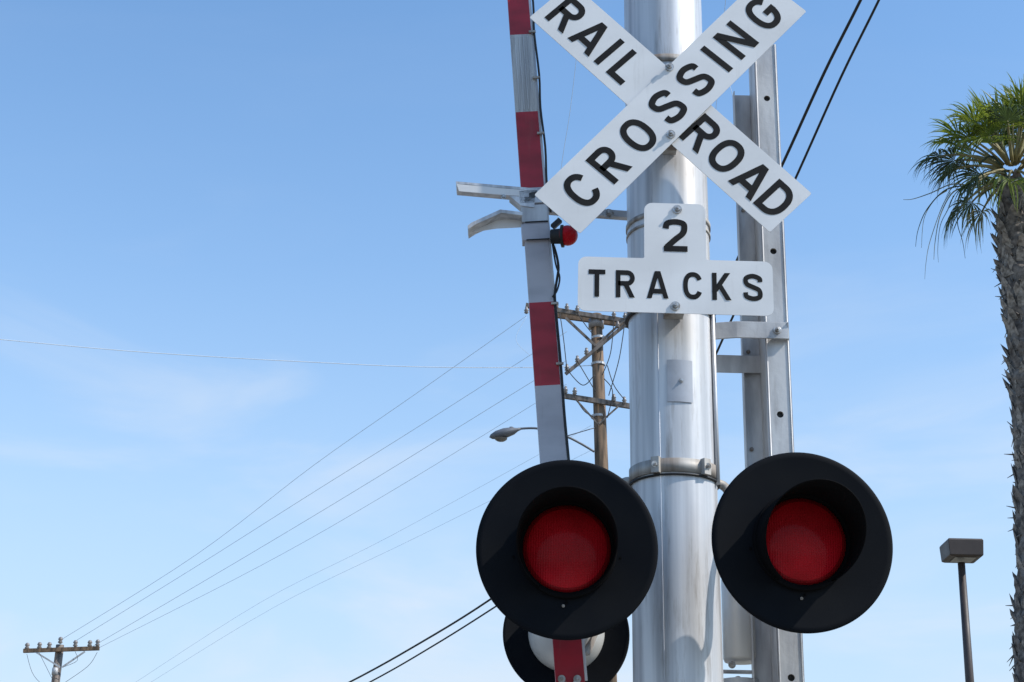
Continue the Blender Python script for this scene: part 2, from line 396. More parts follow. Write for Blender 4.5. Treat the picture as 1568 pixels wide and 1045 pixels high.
for c, s in ((c1, -1), (c2, 1)):
    st = q+Vector((s*RM*0.95, 0.02, 0)); en = c+Vector((0, 0.15, 0.0))
    path = smooth_path([st, st+Vector((s*.05, 0.0, -.03)), Vector((en.x-s*.14, en.y+.13, en.z+.08)), Vector((en.x, en.y+.05, en.z)), en], 6)
    b.tube(path, 0.017, STAIN, 14)
b.build("lamp_crossarms", mast)

def rear_light(u, v, Y, D, name):
    c = at(u, v, Y); e = empty(name, c); ax = Vector((0, 1, 0)); b = MB(); R = D/2
    b.lathe(c, ax, [(.02, R-.02), (0, R), (-.006, R-.004), (0, R-.012), (0, .10)], DISC, 96)
    b.build("backboard", e); b = MB()
    b.lathe(c, -ax, [(0, .145), (.03, .145), (.05, .138), (.09, .12), (.14, .085), (.16, 0)], TANK, 64)
    b.beam(c+Vector((.07, -.14, -.10)), c+Vector((.12, -.10, .03)), .02, .02, STAIN)
    b.build("housing", e); b = MB()
    b.lathe(c, ax, [(0.005, .15), (.25, .155), (.25, .15), (.01, .146)], HOODM, 48, True, math.radians(-140), math.radians(140))
    b.lathe(c, ax, [(.02, .14), (.03, .08), (.034, 0)], LENS, 32)
    b.build("visor_and_lens", e)
    b = MB(); q = mast_at(c.z+.05)
    b.tube(smooth_path([q+Vector((-.14, .05, 0)), q+Vector((-.25, .2, 0)), c+Vector((.05, .0, .14))], 6), .022, DISC, 12)
    b.build("bracket_arm", e)
rear_light(867, 971, 6.15, 0.485, "flashing_signal_light")

# ------------------------------------------------------------------ gate arm
YG = 5.72
ga = empty("crossing_gate_arm", at(872, 1045, YG))
def gl(v): return 793 + (v)*(873-793)/1045.0
gt = at(gl(-120), -120, YG); gb = at(gl(1045)-1, 1045, YG); gd = (gt-gb).normalized()
gx = Vector((gd.z, 0, -gd.x))
def gpt(v): return at(gl(v), v, YG)
gfoot = gb-gd*((gb.z-1.05)/gd.z)
stripes = [(-120, -65, 0), (-65, 57, 1), (57, 175, 2), (175, 291, 1), (291, 466, 0), (466, 593, 1), (593, 722, 0), (722, 850, 1), (850, 972, 0), (972, 1075, 1)]
b = MB()
ARMA = mat("bare_worn_arm", (0.46, 0.46, 0.45), 0.5, 0.2, col2=(0.33, 0.33, 0.33), scale=(90, 90, 1.5), grime=.5)
def halfw(p): return 0.040+0.012*max(0, min(1, (6.2-p.z)/4.0))
def seg(p, q, m):
    vs = []
    for pt in (p, q):
        w = halfw(pt)
        for sx, sy in ((-1, -1), (1, -1), (1, 1), (-1, 1)):
            vs.append(pt+gx*sx*w+Vector((0, sy*.02, 0)))
    b.add(vs, [[0, 1, 5, 4], [1, 2, 6, 5], [2, 3, 7, 6], [3, 0, 4, 7], [4, 5, 6, 7], [3, 2, 1, 0]], m)
for v0, v1, k in stripes:
    seg(gpt(v0), gpt(v1), (WHTS, REDS, ARMA)[k])
z = gpt(1075); seg(z, gfoot, WHTS)
for fx in (-.6, -.2, .2, .6):
    p, q = gpt(60), gpt(172); b.beam(p+gx*fx*halfw(p)+Vector((0, -.0212, 0)), q+gx*fx*halfw(q)+Vector((0, -.0212, 0)), .003, .003, GALV, up=(0, 1, 0))
b.build("striped_arm", ga)
b = MB()
p = gpt(-120); q = gpt(1045)
b.beam(p+gx*(halfw(p)+.004)+Vector((0, -.012, 0)), q+gx*(halfw(q)+.004)+Vector((0, -.012, 0)), 0.006, 0.012, ALU)
b.build("arm_edge_strip", ga)
b = MB()
cab = []
for i, v in enumerate((-60, 10, 55, 120, 170, 230, 285, 330)):
    p = gpt(v); cab.append(p+gx*(halfw(p)+.012+(.006 if i % 2 else 0))+Vector((0, -.02, 0)))
b.tube(smooth_path(cab, 4), .0045, RUBBER, 8)
cab = []
for i, v in enumerate((375, 395, 415, 430, 450, 470, 560, 640, 720, 830, 960)):
    p = gpt(v); off = (.014, .026, .03, .022, .010, .006, .008, .006, .008, .006, .006)[i]
    cab.append(p+gx*(halfw(p)+off)+Vector((0, -.02, 0)))
b.tube(smooth_path(cab, 5), .005, RUBBER, 8)
b.tube(smooth_path([at(846, 375, YG-.03), at(851, 405, YG-.04), at(857, 425, YG-.03), at(853, 445, YG-.03), at(846, 455, YG-.03)], 5), .0035, RUBBER, 8)
for v in (55, 125, 210, 470, 562):
    p = gpt(v); b.beam(p+gx*(halfw(p)-.01)+Vector((0, -.026, 0)), p+gx*(halfw(p)+.018)+Vector((0, -.026, 0)), .008, .010, STAIN, up=(0, 1, 0))
b.build("lamp_cable", ga)
b = MB()
for v0, v1, m, pr in ((296, 316, ALU, .010), (318, 344, GALV, .006), (347, 372, WHTS, .009)):
    p = gpt((v0+v1)/2); w = halfw(p); h = (gpt(v0)-gpt(v1)).length
    b.beam(p-gd*h/2, p+gd*h/2, (w+pr)*2, (.02+pr)*2, m, up=(0, 1, 0))
for v in (345, 372):
    p = gpt(v); b.beam(p+gx*-.04+Vector((0, -.031, 0)), p+gx*.05+Vector((0, -.031, 0)), .004, .008, RUBBER, up=(0, 1, 0))
b.build("lamp_bracket", ga, 0.002)
def poly(pts, Y): return [at(u, v, Y) for u, v in pts]
b = MB()
Yb = YG-.03
b.prism(poly([(698, 278), (716, 279.5), (823, 289), (823, 293), (716, 283.5), (699, 282)], Yb), (0, .10, 0), ALU)
b.prism(poly([(699, 282), (719, 283), (760, 288), (823, 293), (819, 303), (790, 300), (760, 298), (703, 293)], Yb), (0, .003, 0), SIGNW)
b.prism(poly([(780, 300), (819, 303), (818, 318), (798, 315)], Yb), (0, .06, 0), ALU)
b.prism(poly([(716, 346), (722, 341), (766, 321), (800, 325), (800, 330), (768, 326), (728, 344), (717, 351)], Yb), (0, .09, 0), ALU)
b.prism(poly([(717, 351), (728, 344), (782, 334), (798, 336), (798, 348), (782, 349), (760, 350), (717, 357)], Yb+.05), (0, .003, 0), SIGNW)
b.bolt(at(771, 302, Yb-.002), (0, -1, 0), .006)
b.build("lamp_shields", ga)
b = MB(); c = at(868, 362, YG-.05)
prof = [(.040*(1-math.cos(t*math.pi/12)), .040*math.sin(t*math.pi/12)) for t in range(13)]
b.lathe(c+Vector((.042, -.012, 0)), Vector((-1, .15, 0)), prof, LENS, 32)
b.lathe(c+Vector((-.012, 0, .0)), Vector((-1, .15, 0)), [(0, 0), (0, .044), (.010, .044), (.014, .030), (.05, .028), (.052, 0)], RUBBER, 32)
p = at(846, 348, YG-.03)
b.beam(p, p+Vector((.03, 0, .03)), .02, .02, RUBBER)
b.build("gate_lamp", ga)
b = MB()
b.beam(at(838, 322, YG+.01), at(965, 331, YG+.01), .03, .028, GALV)
b.bolt(at(932, 328, YG-.01), (0, -1, 0), .012)
b.build("tie_bracket", ga)
b = MB()
for sx in (-1, 1):
    b.beam(gb+gx*sx*.018+Vector((0, -.03, -.25)), gb+gx*sx*.018+Vector((0, -.03, -.004)), .012, .02, GALV)
b.bolt(at(860, 1040, YG-.03), (0, -1, 0), .008); b.bolt(at(884, 1040, YG-.03), (0, -1, 0), .008)
b.build("breakaway_bolts", ga)
b = MB(); g0 = gfoot
b.box((g0.x+.12, g0.y+.05, 1.0), .5, .42, .62, ALU)
b.box((g0.x+.12, g0.y+.05, 1.33), .54, .46, .04, ALU)
b.beam((g0.x+.3, g0.y, 1.0), (bx.x, bx.y, 1.0), .1, .1, GALV)
b.box((g0.x-.02, g0.y-.19, 1.05), .14, .06, .4, GALV)
b.build("gate_mechanism_box", ga, .01)

# ------------------------------------------------------------------ galvanised channel at right of the mast
ch = empty("galvanised_channel_post", at(1210, 1045, 5.66))
YC = 5.66
ctop = at(1171, 68, YC); cbot = at(1212, 1045, YC); cd = (ctop-cbot).normalized(); cx_ = Vector((cd.z, 0, -cd.x))
cfoot = cbot-cd*((cbot.z-.0)/cd.z)
b = MB()
w = .088
def cen(z): return cbot+cd*((z-cbot.z)/cd.z)
holes = [at(1177, 151, YC).z, at(1186, 385, YC).z, at(1196, 635, YC).z, at(1206, 835, YC).z, at(1213, 1038, YC).z]
hr = .0125
zs = sorted(holes); prev = cfoot.z
def strip(z0, z1):
    p, q = cen(z0), cen(z1)
    b.add([p-cx_*w/2, p+cx_*w/2, q+cx_*w/2, q-cx_*w/2], [[0, 1, 2, 3]], GALV)
for hz in zs:
    strip(prev, hz-w/2); c = cen(hz); n = 32; vs = []
    for k in range(n):
        a = 2*math.pi*k/n; dx, dz = math.cos(a), math.sin(a); s = (w/2)/max(abs(dx), abs(dz))
        vs.append(c+cx_*dx*s+cd*dz*s); vs.append(c+cx_*dx*hr+cd*dz*hr)
    b.add(vs, [[2*k, (2*k+2) % (2*n), (2*k+3) % (2*n), 2*k+1] for k in range(n)], GALV)
    b.lathe(c, (0, 1, 0), [(0, hr), (.012, hr)], STAIN, 24)
    b.add([c+Vector((0, .014, 0))+cx_*i*.02+cd*j*.02 for i, j in ((-1, -1), (1, -1), (1, 1), (-1, 1))], [[0, 1, 2, 3]], RUBBER)  # dark square behind the hole stands in for the shade inside the channel
    prev = hz+w/2
strip(prev, ctop.z)
b.beam(cfoot+cx_*(w/2)+Vector((0, .02, 0)), ctop+cx_*(w/2)+Vector((0, .02, 0)), .004, .04, GALV, up=(0, 1, 0))
b.beam(cfoot-cx_*(w/2)+Vector((0, .07, 0)), ctop-cx_*(w/2)+Vector((0, .07, 0)), .004, .14, GALV, up=(0, 1, 0))
for s in (-1, 1): b.tube([cfoot+cx_*s*(w/2-.004)+Vector((0, -.001, 0)), ctop+cx_*s*(w/2-.004)+Vector((0, -.001, 0))], .003, GALV, 8)
tp2 = cen(at(1165, 120, YC).z)
b.beam(cfoot-cx_*(w/2+.035)+Vector((0, .142, 0)), tp2-cx_*(w/2+.035)+Vector((0, .142, 0)), .07, .004, GALV, up=(0, 1, 0))
b.beam(cfoot-cx_*(w/2+.07)+Vector((0, .125, 0)), tp2-cx_*(w/2+.07)+Vector((0, .125, 0)), .004, .035, GALV, up=(0, 1, 0))
for v in (300, 520, 672):
    p = cen(at(1190, v, YC).z)-cx_*(w/2+.045)+Vector((0, .138, 0)); b.lathe(p, (0, -1, 0), [(0, .008), (.004, .008), (.005, 0)], STAIN, 12)
b.build("channel", ch)
b = MB(); hh = .066
b.beam(at(1086, 508, YM+.02), at(1128, 505, YC-.03), .008, hh, GALV)
b.beam(at(1127, 505, YC-.03), at(1207, 507, YC-.03), .008, hh, GALV)
b.beam(at(1207, 507, YC-.03), at(1207, 507, YC+.05), .006, hh, GALV)
b.bolt(at(1190, 506, YC-.036), (0, -1, 0), .009)
b.beam(at(1092, 557, YM+.12), at(1168, 559, YC+.13), .008, .07, GALV)
b.build("standoff_brackets", ch, .0015)

# ------------------------------------------------------------------ wires
def wire_set(name, specs):
    b = MB()
    for pts, r, m in specs: b.tube(smooth_path(pts, 6), r, m, 6)
    return b.build(name)
def run(pix, Ya, Yb):
    L = [0]
    for i in range(1, len(pix)): L.append(L[-1]+math.hypot(pix[i][0]-pix[i-1][0], pix[i][1]-pix[i-1][1]))
    out = []
    for (u, v), l in zip(pix, L):
        s = l/L[-1]; Y = 1/((1-s)/Ya+s/Yb); out.append(at(u, v, Y))
    return out
A_ = [(1375, -120), (1318, 0), (1262, 112), (1200, 248), (1137, 380), (1097, 475), (1040, 605), (975, 737), (870, 832), (748, 920), (650, 981), (535, 1045), (380, 1120)]
B_ = [(1402, -120), (1346, 0), (1288, 118), (1222, 265), (1160, 400), (1120, 490), (1060, 620), (992, 748), (890, 842), (756, 931), (662, 990), (566, 1045), (410, 1125)]
wire_set("overhead_cable", [(run(A_, 11, 26), .0135, RUBBER), (run(B_, 11.2, 26.2), .0115, RUBBER)])
specs = []
WL = [
 ([(806, 484), (640, 601), (480, 713), (300, 850), (92, 981)], .0068),
 ([(868, 508), (640, 654), (480, 754), (300, 868), (112, 984)], .0068),
 ([(868, 552), (560, 742), (350, 868), (137, 993)], .0068),
 ([(868, 588), (600, 752), (400, 866), (150, 993)], .0058),
 ([(905, 652), (600, 820), (400, 922), (200, 1050)], .0038),
 ([(905, 690), (640, 822), (420, 930), (215, 1055)], .0038)]
for px_, r in WL: specs.append((run(px_, 38, 51), r, WIREM))
specs.append((run([(-60, 515), (0, 520), (150, 534), (300, 545), (480, 555), (640, 562), (815, 563), (905, 560)], 38, 38), .009, WIREP))
specs.append((run([(1115, 120), (1160, 300)], 24, 24), .004, WIREM))
specs.append((run([(886, 60), (873, 170), (858, 270), (850, 400)], 30, 34), .005, WIREM))
specs.append((run([(1112, -10), (1096, 170)], 30, 34), .005, WIREM))
wire_set("power_lines", specs)

# ------------------------------------------------------------------ wooden pole with crossarms
YW = 38.0
up = empty("utility_pole", (at(915, 700, YW).x, YW, 0))
b = MB(); t = at(913, 482, YW); bo = at(921, 710, YW); dd = (t-bo).normalized(); ft = bo-dd*(bo.z/dd.z)
b.tube([ft, bo, t+dd*0.0], [.22, .165, .14], WOOD, 20); b.build("wood_pole", up)
b = MB()
b.beam(at(805, 468, YW-.2), at(972, 494, YW-.2), .10, .11, WOODL)
b.beam(at(812, 478, YW+.2), at(972, 500, YW+.2), .10, .11, WOOD)
b.beam(at(860, 606, YW-.2), at(975, 624, YW-.2), .10, .12, WOODL)
b.beam(at(866, 573, YW-.25), at(958, 497, YW-.25), .07, .08, WOODL)
b.beam(at(866, 487, YW-.25), at(912, 530, YW-.25), .05, .06, WOODL)
b.beam(at(912, 530, YW-.25), at(960, 487, YW-.25), .04, .05, WOODL)
b.beam(at(880, 610, YW-.25), at(916, 650, YW-.25), .03, .04, WOODL)
b.beam(at(952, 618, YW-.25), at(916, 650, YW-.25), .03, .04, WOODL)
b.build("crossarms", up)
b = MB()
for u, v in ((806, 478), (852, 470), (868, 473), (884, 476), (940, 484), (957, 487), (866, 600), (880, 602), (940, 612), (956, 616), (868, 566), (884, 553), (898, 541), (946, 500)):
    c = at(u, v, YW-.25)
    b.lathe(c-Vector((0, 0, .05)), (0, 0, 1), [(0, .02), (.03, .06), (.07, .04), (.09, .065), (.13, .035), (.18, .035), (.2, 0)], PORC, 12)
for v in (520, 560, 640): b.lathe(at(916, v, YW), dd, [(0, .18), (.06, .18)], GALV, 16)
b.lathe(at(913, 500, YW), dd, [(-.06, .0), (-.05, .20), (.18, .20), (.2, .0)], PORC, 16)
b.build("insulators_and_bands", up)
b = MB()
def droop(a, m_, c_): b.tube(smooth_path([at(*a, YW-.3), at(*m_, YW-.35), at(*c_, YW-.3)], 8), .012, RUBBER, 5)
droop((857, 478), (863, 520), (868, 566)); droop((884, 480), (898, 500), (908, 512)); droop((868, 566), (892, 590), (910, 575))
droop((940, 490), (935, 540), (922, 575)); droop((957, 492), (948, 550), (932, 606)); droop((884, 553), (900, 580), (912, 600))
droop((930, 560), (940, 590), (956, 612)); droop((925, 580), (938, 600), (930, 640)); droop((880, 608), (895, 630), (912, 640))
b.build("jumper_wires", up)
b = MB(); b.tube(smooth_path([at(806, 486, YW-.3), at(790, 520, YW-.3), at(812, 545, YW-.3)], 8), .005, WIREM, 5); b.build("drop_wire", up)

sl = empty("street_lamp", at(770, 667, YW-.3))
b = MB()
b.tube(smooth_path([at(910, 692, YW-.1), at(890, 680, YW-.2), at(868, 669, YW-.3), at(840, 660, YW-.3), at(818, 656, YW-.3), at(793, 657, YW-.3)], 6), .028, LAMPG, 10)
b.tube([at(912, 655, YW-.1), at(868, 668, YW-.3)], .012, LAMPG, 8)
b.build("lamp_arm", sl)
b = MB(); h0 = at(797, 657, YW-.3); h1 = at(749, 670, YW-.3); hd = (h1-h0); L = hd.length; hd.normalize()
prof = [(0, .0), (0.0, .04), (.10*L, .06), (.25*L, .13), (.5*L, .17), (.75*L, .15), (.93*L, .08), (L, 0)]
b.lathe(h0, hd, prof, LAMPG, 24); o = b.build("lamp_head", sl)
for v in o.data.vertices:
    base = h0+hd*((v.co-h0).dot(hd)); v.co.z = base.z+(v.co.z-base.z)*(0.7)
b = MB(); c = at(767, 669, YW-.3)
b.lathe(c+Vector((0, 0, -.05)), (0, 0, -1), [(0, .16), (.03, .14), (.06, .09), (.075, 0)], LENSG, 24); b.build("lamp_lens", sl)
b = MB(); c = at(783, 658, YW-.3); b.lathe(c, (0, 0, 1), [(-.05, .05), (.06, .05), (.07, 0)], LAMPG, 12); b.build("photocell", sl)

YL = 51.0
fp = empty("utility_pole", (at(93, 1000, YL).x, YL, 0)); b = MB()
t = at(92, 988, YL); b.tube([(t.x, YL, 0), (t.x, YL, t.z)], [.19, .125], WOODL, 16); b.build("wood_pole", fp)
b = MB(); b.beam(at(36, 997, YL-.17), at(152, 993, YL-.17), .11, .12, WOOD)
b.beam(at(55, 999, YL-.2), at(92, 1022, YL-.2), .03, .05, GALV); b.beam(at(130, 998, YL-.2), at(95, 1022, YL-.2), .03, .05, GALV); b.build("crossarm", fp)
b = MB()
for u, v in ((41, 995), (60, 994), (75, 994), (92, 986), (115, 991), (137, 991), (149, 990)):
    c = at(u, v, YL-.17); b.lathe(c, (0, 0, 1), [(0, .03), (.04, .08), (.1, .045), (.13, .08), (.2, .05), (.22, 0)], PORC, 12)
for pts in (((41, 1002), (52, 1035), (80, 1062)), ((60, 1000), (75, 1030), (90, 1060)), ((149, 999), (135, 1020), (100, 1045)), ((115, 998), (118, 1012), (96, 1022))):
    b.tube(smooth_path([at(u, v, YL-.25) for u, v in pts], 6), .007, RUBBER, 5)
c = at(84, 1028, YL-.3)
b.lathe(c, (0, 0, 1), [(-.12, 0), (-.12, .09), (.10, .09), (.12, 0)], GALV, 16)
b.build("insulators", fp)

# ------------------------------------------------------------------ shoebox parking-lot light
YB = 27.0
pl = empty("parking_lot_lamp", (at(1480, 1000, YB).x, YB, 0)); b = MB()
t = at(1472, 862, YB); bo = at(1485, 1045, YB)
b.tube([(bo.x+.02, YB, 0), (bo.x, YB, bo.z), (t.x, YB, t.z)], [.085, .072, .062], BRONZE, 20); b.build("pole", pl)
b = MB()
c = at(1472.5, 842, YB)
def ring(zc, w, d): return [Vector((c.x+sx*w/2, YB+sy*d/2, zc)) for sx, sy in ((-1, -1), (1, -1), (1, 1), (-1, 1))]
z1 = at(1472, 824, YB-.3).z; z0 = at(1472, 851, YB-.3).z
rings = ring(z0, .50, .50)+ring(z0+.02, .57, .57)+ring(z1-.03, .60, .60)+ring(z1, .57, .57)
fs = [[3, 2, 1, 0], [12, 13, 14, 15]]
for k in range(3):
    for i in range(4): fs.append([4*k+i, 4*k+(i+1) % 4, 4*k+4+(i+1) % 4, 4*k+4+i])
b.add(rings, fs, BRONZE); b.build("shoebox_head", pl, .01)
b = MB(); b.box((c.x, YB-.02, z0-.006), .36, .38, .008, LENSG); b.build("lens", pl)

# ------------------------------------------------------------------ palm
YP = 17.0
pt_ = [(1553, 275), (1559, 380), (1570, 470), (1580, 600), (1588, 740), (1593, 880), (1596, 1045)]
ax_pts = [at(u, v, YP) for u, v in pt_]
palm = empty("fan_palm_tree", (ax_pts[-1].x+.15, YP, 0))
last = ax_pts[-1]; foot = Vector((last.x+.15, YP, 0))
path = smooth_path([foot, (foot+last)/2+Vector((.02, 0, 0))]+ax_pts[::-1], 14)
ZT = ax_pts[0].z
rad = lambda z: (0.215 if z > 7 else 0.215+(7-z)*.02)*(1-.5*max(0, min(1, (z-(ZT-.7))/.7)))
b = MB(); b.tube(path, [rad(p.z) for p in path], PT, 40); o = b.build("trunk", palm)
sub = o.modifiers.new("s", 'SUBSURF'); sub.levels = 1; sub.render_levels = 1; sub.subdivision_type = 'SIMPLE'
tx = bpy.data.textures.new("bark", 'CLOUDS'); tx.noise_scale = .12
dm = o.modifiers.new("d", 'DISPLACE'); dm.texture = tx; dm.strength = .09; dm.mid_level = .5
def on_path(z):
    for i in range(len(path)-1):
        if path[i].z <= z <= path[i+1].z or path[i].z >= z >= path[i+1].z:
            t = (z-path[i].z)/(path[i+1].z-path[i].z+1e-9); return path[i].lerp(path[i+1], t)
    return path[-1]
b = MB(); zz = 2.0; row = 0
while zz < ZT-.1:
    n = 9
    for k in range(n):
        if random.random() < .12: continue
        a = 2*math.pi*(k+(row % 2)*.5)/n+random.uniform(-.2, .2); c = on_path(zz+random.uniform(-.05, .05)); r0 = rad(c.z)-.01
        out = Vector((math.cos(a), math.sin(a), 0)); tg = Vector((-math.sin(a), math.cos(a), 0)); U = Vector((0, 0, 1))
        w = random.uniform(.045, .09); h = random.uniform(.08, .22); pr = random.uniform(.015, .085) * (1.2 if zz > 7.5 else .7)
        lean = random.uniform(-.06, .06)
        p = c+out*r0
        vs = [p-tg*w-U*.05, p+tg*w-U*.05, p+tg*(w*.6+lean)+U*h*.5+out*pr*.7, p-tg*(w*.6-lean)+U*h*.5+out*pr*.7, p+tg*lean+U*h+out*pr,
              p+U*h*.3-out*.02]
        b.add(vs, [[0, 1, 2, 3], [3, 2, 4], [1, 5, 2], [0, 3, 5], [2, 5, 4], [3, 4, 5]], PT2 if random.random() < .55 else PT)
    for _ in range(6):
        a = random.uniform(0, 2*math.pi); c = on_path(zz); out = Vector((math.cos(a), math.sin(a), 0))
        p = c+out*rad(c.z); b.tube([p, p+out*random.uniform(.03, .12)+Vector((0, 0, random.uniform(-.14, .10)))], [.012, .003], PT, 4)
    zz += .105; row += 1
b.build("trunk_boots", palm)

def leaf(b, hub0, az, el, pet, bl, mleaf, droop=.5, span=115, fold=.25, nseg=28):
    dirh = Vector((math.cos(az), math.sin(az), 0)); d = dirh*math.cos(el)+Vector((0, 0, math.sin(el)))
    pts = []
    for k in range(7):
        t = k/6; pts.append(hub0+d*pet*t-Vector((0, 0, 1))*droop*pet*.35*t*t)
    b.tube(pts, [.02-.009*k/6 for k in range(7)], PB, 5)
    tip = pts[-1]; dd = (pts[-1]-pts[-2]).normalized()
    side = dd.cross(Vector((0, 0, 1)))
    if side.length < .05: side = Vector((-math.sin(az), math.cos(az), 0))
    side.normalize(); roll = random.uniform(-.5, .5)
    nn = side.cross(dd).normalized(); side = (side*math.cos(roll)+nn*math.sin(roll)).normalized(); nn = side.cross(dd).normalized()
    for i in range(nseg):
        if random.random() < .05: continue
        a = math.radians(-span+2*span*(i+.5)/nseg)+random.uniform(-.03, .03)
        ln = bl*(.72+.28*math.cos(a*.75))*random.uniform(.82, 1.10)
        rd = (dd*math.cos(a)+side*math.sin(a)).normalized()
        rd = (rd+nn*fold*abs(math.sin(a))).normalized()
        wdir = rd.cross(nn).normalized(); da = math.radians(2*span/nseg)
        ts_ = (0.02, .20, .40, .58, .76, .91, 1.0); dr = droop*random.uniform(.65, 1.4); tw = random.uniform(-.05, .05)
        rows = []
        for t in ts_:
            c = tip+rd*ln*t*(1-.25*dr*t*t)-Vector((0, 0, 1))*ln*dr*(.15*t*t+.75*max(0.0, t-.38)**1.6)+wdir*tw*t*t*2
            wd = (ln*t*da*.51 if t <= .41 else ln*.41*da*.49*max(.03, max(0.0, 1-(t-.41)/.59)**.85))
            off = nn*wd*.45
            rows += [c-wdir*wd+off, c-off, c+wdir*wd+off]
        fs = []
        for k in range(len(ts_)-1):
            fs += [[3*k, 3*k+1, 3*k+4, 3*k+3], [3*k+1, 3*k+2, 3*k+5, 3*k+4]]
        b.add(rows, fs, mleaf)
b = MB(); K = ax_pts[0]+Vector((0, 0, .12))
for k in range(20):
    az = k*2.39996; el = math.radians(random.uniform(48, 85))
    leaf(b, K+Vector((math.cos(az)*.07, math.sin(az)*.07, .1)), az, el, random.uniform(.42, .68), random.uniform(.55, .72), PG, .35, span=80, fold=.35)
for k in range(21):
    az = k*2.39996+.7; el = math.radians(random.uniform(18, 52))
    leaf(b, K+Vector((math.cos(az)*.12, math.sin(az)*.12, .05)), az, el, random.uniform(.48, .75), random.uniform(.48, .64), PG if random.random() < .65 else PD, .75, span=100)
for k in range(11):
    az = k*2.39996+1.9; el = math.radians(random.uniform(-28, 12))
    leaf(b, K+Vector((math.cos(az)*.15, math.sin(az)*.15, -.1)), az, el, random.uniform(.38, .58), random.uniform(.38, .52), random.choice((PD, PG, PY)), 1.2, span=105)
leaf(b, K+Vector((-.15, -.05, .0)), math.radians(182), math.radians(32), .86, .46, PD, 1.1, span=120, nseg=34)
leaf(b, K+Vector((-.15, -.05, -.05)), math.radians(190), math.radians(22), .62, .46, PD, 1.2, span=110)
leaf(b, K+Vector((-.15, -.1, -.05)), math.radians(200), math.radians(-10), .42, .44, PD, 1.4, span=100)
leaf(b, K+Vector((-.1, -.1, .1)), math.radians(205), math.radians(50), .66, .56, PG, .6, span=100)
leaf(b, K+Vector((-.1, .1, .1)), math.radians(172), math.radians(50), .72, .54, PG, .5, span=95)
b.build("crown_fronds", palm)
b = MB()
def strand(pix, r=.006):
    P = smooth_path([at(u, v, YP-.1) for u, v in pix], 6); n = len(P)
    b.tube(P, [r*(1.25-.95*i/(n-1)) for i in range(n)], PD if random.random() < .5 else PY, 5)
strand([(1500, 288), (1460, 282), (1425, 296), (1398, 305), (1383, 306)], .008)
strand([(1490, 284), (1450, 290), (1420, 320), (1406, 352), (1402, 378)], .008)
strand([(1490, 286), (1460, 294), (1440, 330), (1432, 370), (1430, 398)], .008)
strand([(1450, 292), (1432, 305), (1415, 335), (1411, 380)], .006)
strand([(1455, 295), (1442, 318), (1424, 370), (1418, 402), (1416, 428)], .005)
strand([(1490, 290), (1470, 300), (1466, 340), (1474, 370), (1478, 396)], .007)
strand([(1460, 300), (1452, 320), (1440, 345), (1436, 380), (1437, 402)], .005)
strand([(1545, 290), (1500, 272), (1480, 282)], .014)
strand([(1550, 285), (1520, 240), (1490, 262), (1460, 288)], .014)
b.build("dead_frond_strands", palm)

# ------------------------------------------------------------------ ground, road, rails (below the frame)
ASPH = mat("asphalt", (0.055, 0.055, 0.058), 0.9, var=.35, scale=(3, 3, 3), bump=.4, bscale=80)
DIRT = mat("dry_ground", (0.26, 0.22, 0.17), 0.95, col2=(.14, .14, .08), scale=(.3, .3, .3), bump=.3, bscale=10)
PAINT = mat("road_paint", (0.75, 0.75, 0.72), 0.7, var=.2, scale=(6, 6, 6))
BALL = mat("ballast", (0.24, 0.22, 0.20), 0.95, var=.5, scale=(25, 25, 25), bump=1, bscale=30)
RAILM = mat("rail_steel", (0.25, 0.18, 0.14), .5, .7, var=.3)
def sheet(name, x0, x1, y0, y1, z, m):
    b = MB(); b.add([(x0, y0, z), (x1, y0, z), (x1, y1, z), (x0, y1, z)], [[0, 1, 2, 3]], m); return b.build(name)
sheet("ground", -2500, 2500, -2500, 2500, 0, DIRT)
sheet("road", -11, -1.6, -60, 300, .004, ASPH)
b = MB()
for k in range(-10, 50): b.box((-6.3, k*6.0, .010), .12, 2.4, .004, PAINT)
b.box((-4.0, 7.0, .010), 4.4, .5, .004, PAINT)
b.build("road_marking")
b = MB(); b.box((-1.5, 120, .07), .2, 360, .14, CONC); b.build("kerb", None, .02)
b = MB(); b.box((-.35, 120, .055), 2.08, 360, .11, CONC); b.build("sidewalk")
b = MB()
for yc in (11.5, 16.0):
    b.prism([Vector((-80, yc-1.9, .0)), Vector((-80, yc-1.3, .155)), Vector((-80, yc+1.3, .155)), Vector((-80, yc+1.9, 0))], (160, 0, 0), BALL)
    for s in (-.75, .75):
        b.box((0, yc+s, .17), 160, .14, .02, RAILM); b.box((0, yc+s, .24), 160, .02, .12, RAILM); b.box((0, yc+s, .32), 160, .07, .04, RAILM)
    for k in range(-80, 81): b.box((k*.6, yc, .158), .22, 2.5, .02, WOOD)
b.build("railroad_track")

# ------------------------------------------------------------------ sky + sun
SUN_AZ = math.radians(72); SUN_EL = math.radians(45)
sd = Vector((math.sin(SUN_AZ)*math.cos(SUN_EL), -math.cos(SUN_AZ)*math.cos(SUN_EL), math.sin(SUN_EL)))
ld = bpy.data.lights.new("sun", 'SUN'); ld.energy = 4.6; ld.angle = math.radians(.53); ld.color = (1, .94, .86)
lo = bpy.data.objects.new("sun", ld); scene.collection.objects.link(lo)
lo.rotation_euler = sd.to_track_quat('Z', 'Y').to_euler(); lo.location = sd*60
w = bpy.data.worlds.new("World"); scene.world = w; w.use_nodes = True; nt = w.node_tree
bg = nt.nodes["Background"]; bg.inputs[1].default_value = .15
sk = nt.nodes.new("ShaderNodeTexSky"); sk.sky_type = 'NISHITA'; sk.sun_disc = False
sk.sun_elevation = SUN_EL; sk.sun_rotation = math.pi-SUN_AZ; sk.air_density = 1.0; sk.dust_density = .8; sk.ozone_density = 1.5
tc = nt.nodes.new("ShaderNodeTexCoord")
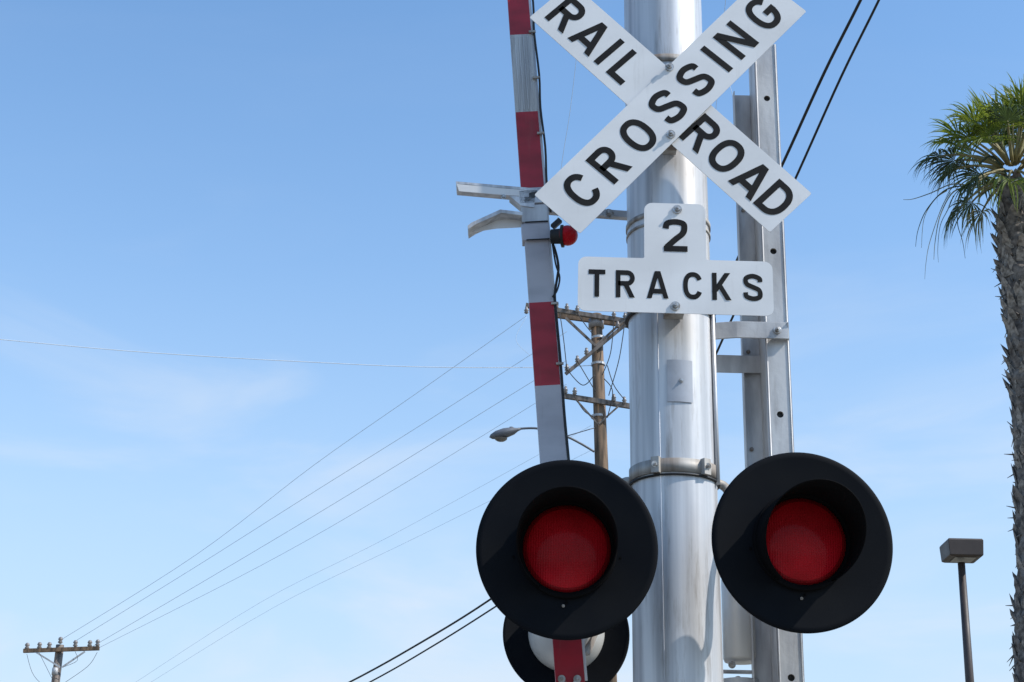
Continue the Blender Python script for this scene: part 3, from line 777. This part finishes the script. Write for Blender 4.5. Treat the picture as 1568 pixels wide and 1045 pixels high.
sp = nt.nodes.new("ShaderNodeSeparateXYZ"); nt.links.new(tc.outputs["Generated"], sp.inputs[0])
gain = nt.nodes.new("ShaderNodeMix"); gain.data_type = 'RGBA'; gain.blend_type = 'MULTIPLY'; gain.inputs[0].default_value = 1
gain.inputs[7].default_value = (1.08, 1.46, 1.66, 1); nt.links.new(sk.outputs[0], gain.inputs[6])
hz = nt.nodes.new("ShaderNodeValToRGB"); cr = hz.color_ramp; cr.interpolation = 'B_SPLINE'
cr.elements[0].position = 0; cr.elements[0].color = (.9, .9, .9, 1)
cr.elements[1].position = .60; cr.elements[1].color = (0, 0, 0, 1)
for p_, v_ in ((.16, .78), (.27, .46), (.40, .14)):
    e_ = cr.elements.new(p_); e_.color = (v_, v_, v_, 1)
nt.links.new(sp.outputs["Z"], hz.inputs[0])
hm = nt.nodes.new("ShaderNodeMix"); hm.data_type = 'RGBA'; hm.inputs[7].default_value = (4.2, 5.15, 6.15, 1)
nt.links.new(hz.outputs[0], hm.inputs[0]); nt.links.new(gain.outputs[2], hm.inputs[6])
mp = nt.nodes.new("ShaderNodeMapping"); mp.inputs["Location"].default_value = (.35, 0, .2)
mp.inputs["Rotation"].default_value = (0, math.radians(14), 0); mp.inputs["Scale"].default_value = (2.6, 2.6, 9)
nz = nt.nodes.new("ShaderNodeTexNoise"); nz.inputs["Scale"].default_value = 1.6; nz.inputs["Detail"].default_value = 8; nz.inputs["Roughness"].default_value = .52
nz.inputs["Distortion"].default_value = .5
nt.links.new(tc.outputs["Generated"], mp.inputs[0]); nt.links.new(mp.outputs[0], nz.inputs["Vector"])
rp = nt.nodes.new("ShaderNodeMapRange"); rp.interpolation_type = 'SMOOTHSTEP'; rp.inputs["From Min"].default_value = .44; rp.inputs["From Max"].default_value = .76
rp.inputs["To Min"].default_value = 0; rp.inputs["To Max"].default_value = .65
nt.links.new(nz.outputs["Fac"], rp.inputs[0])
el = nt.nodes.new("ShaderNodeMapRange"); el.inputs["From Min"].default_value = .45; el.inputs["From Max"].default_value = .20
el.inputs["To Min"].default_value = .05; el.inputs["To Max"].default_value = 1
nt.links.new(sp.outputs["Z"], el.inputs[0])
mu = nt.nodes.new("ShaderNodeMath"); mu.operation = 'MULTIPLY'; nt.links.new(rp.outputs[0], mu.inputs[0]); nt.links.new(el.outputs[0], mu.inputs[1])
mx = nt.nodes.new("ShaderNodeMix"); mx.data_type = 'RGBA'; mx.inputs[7].default_value = (5.3, 5.75, 6.4, 1)
nt.links.new(mu.outputs[0], mx.inputs[0]); nt.links.new(hm.outputs[2], mx.inputs[6]); nt.links.new(mx.outputs[2], bg.inputs[0])
w.name = "sky"
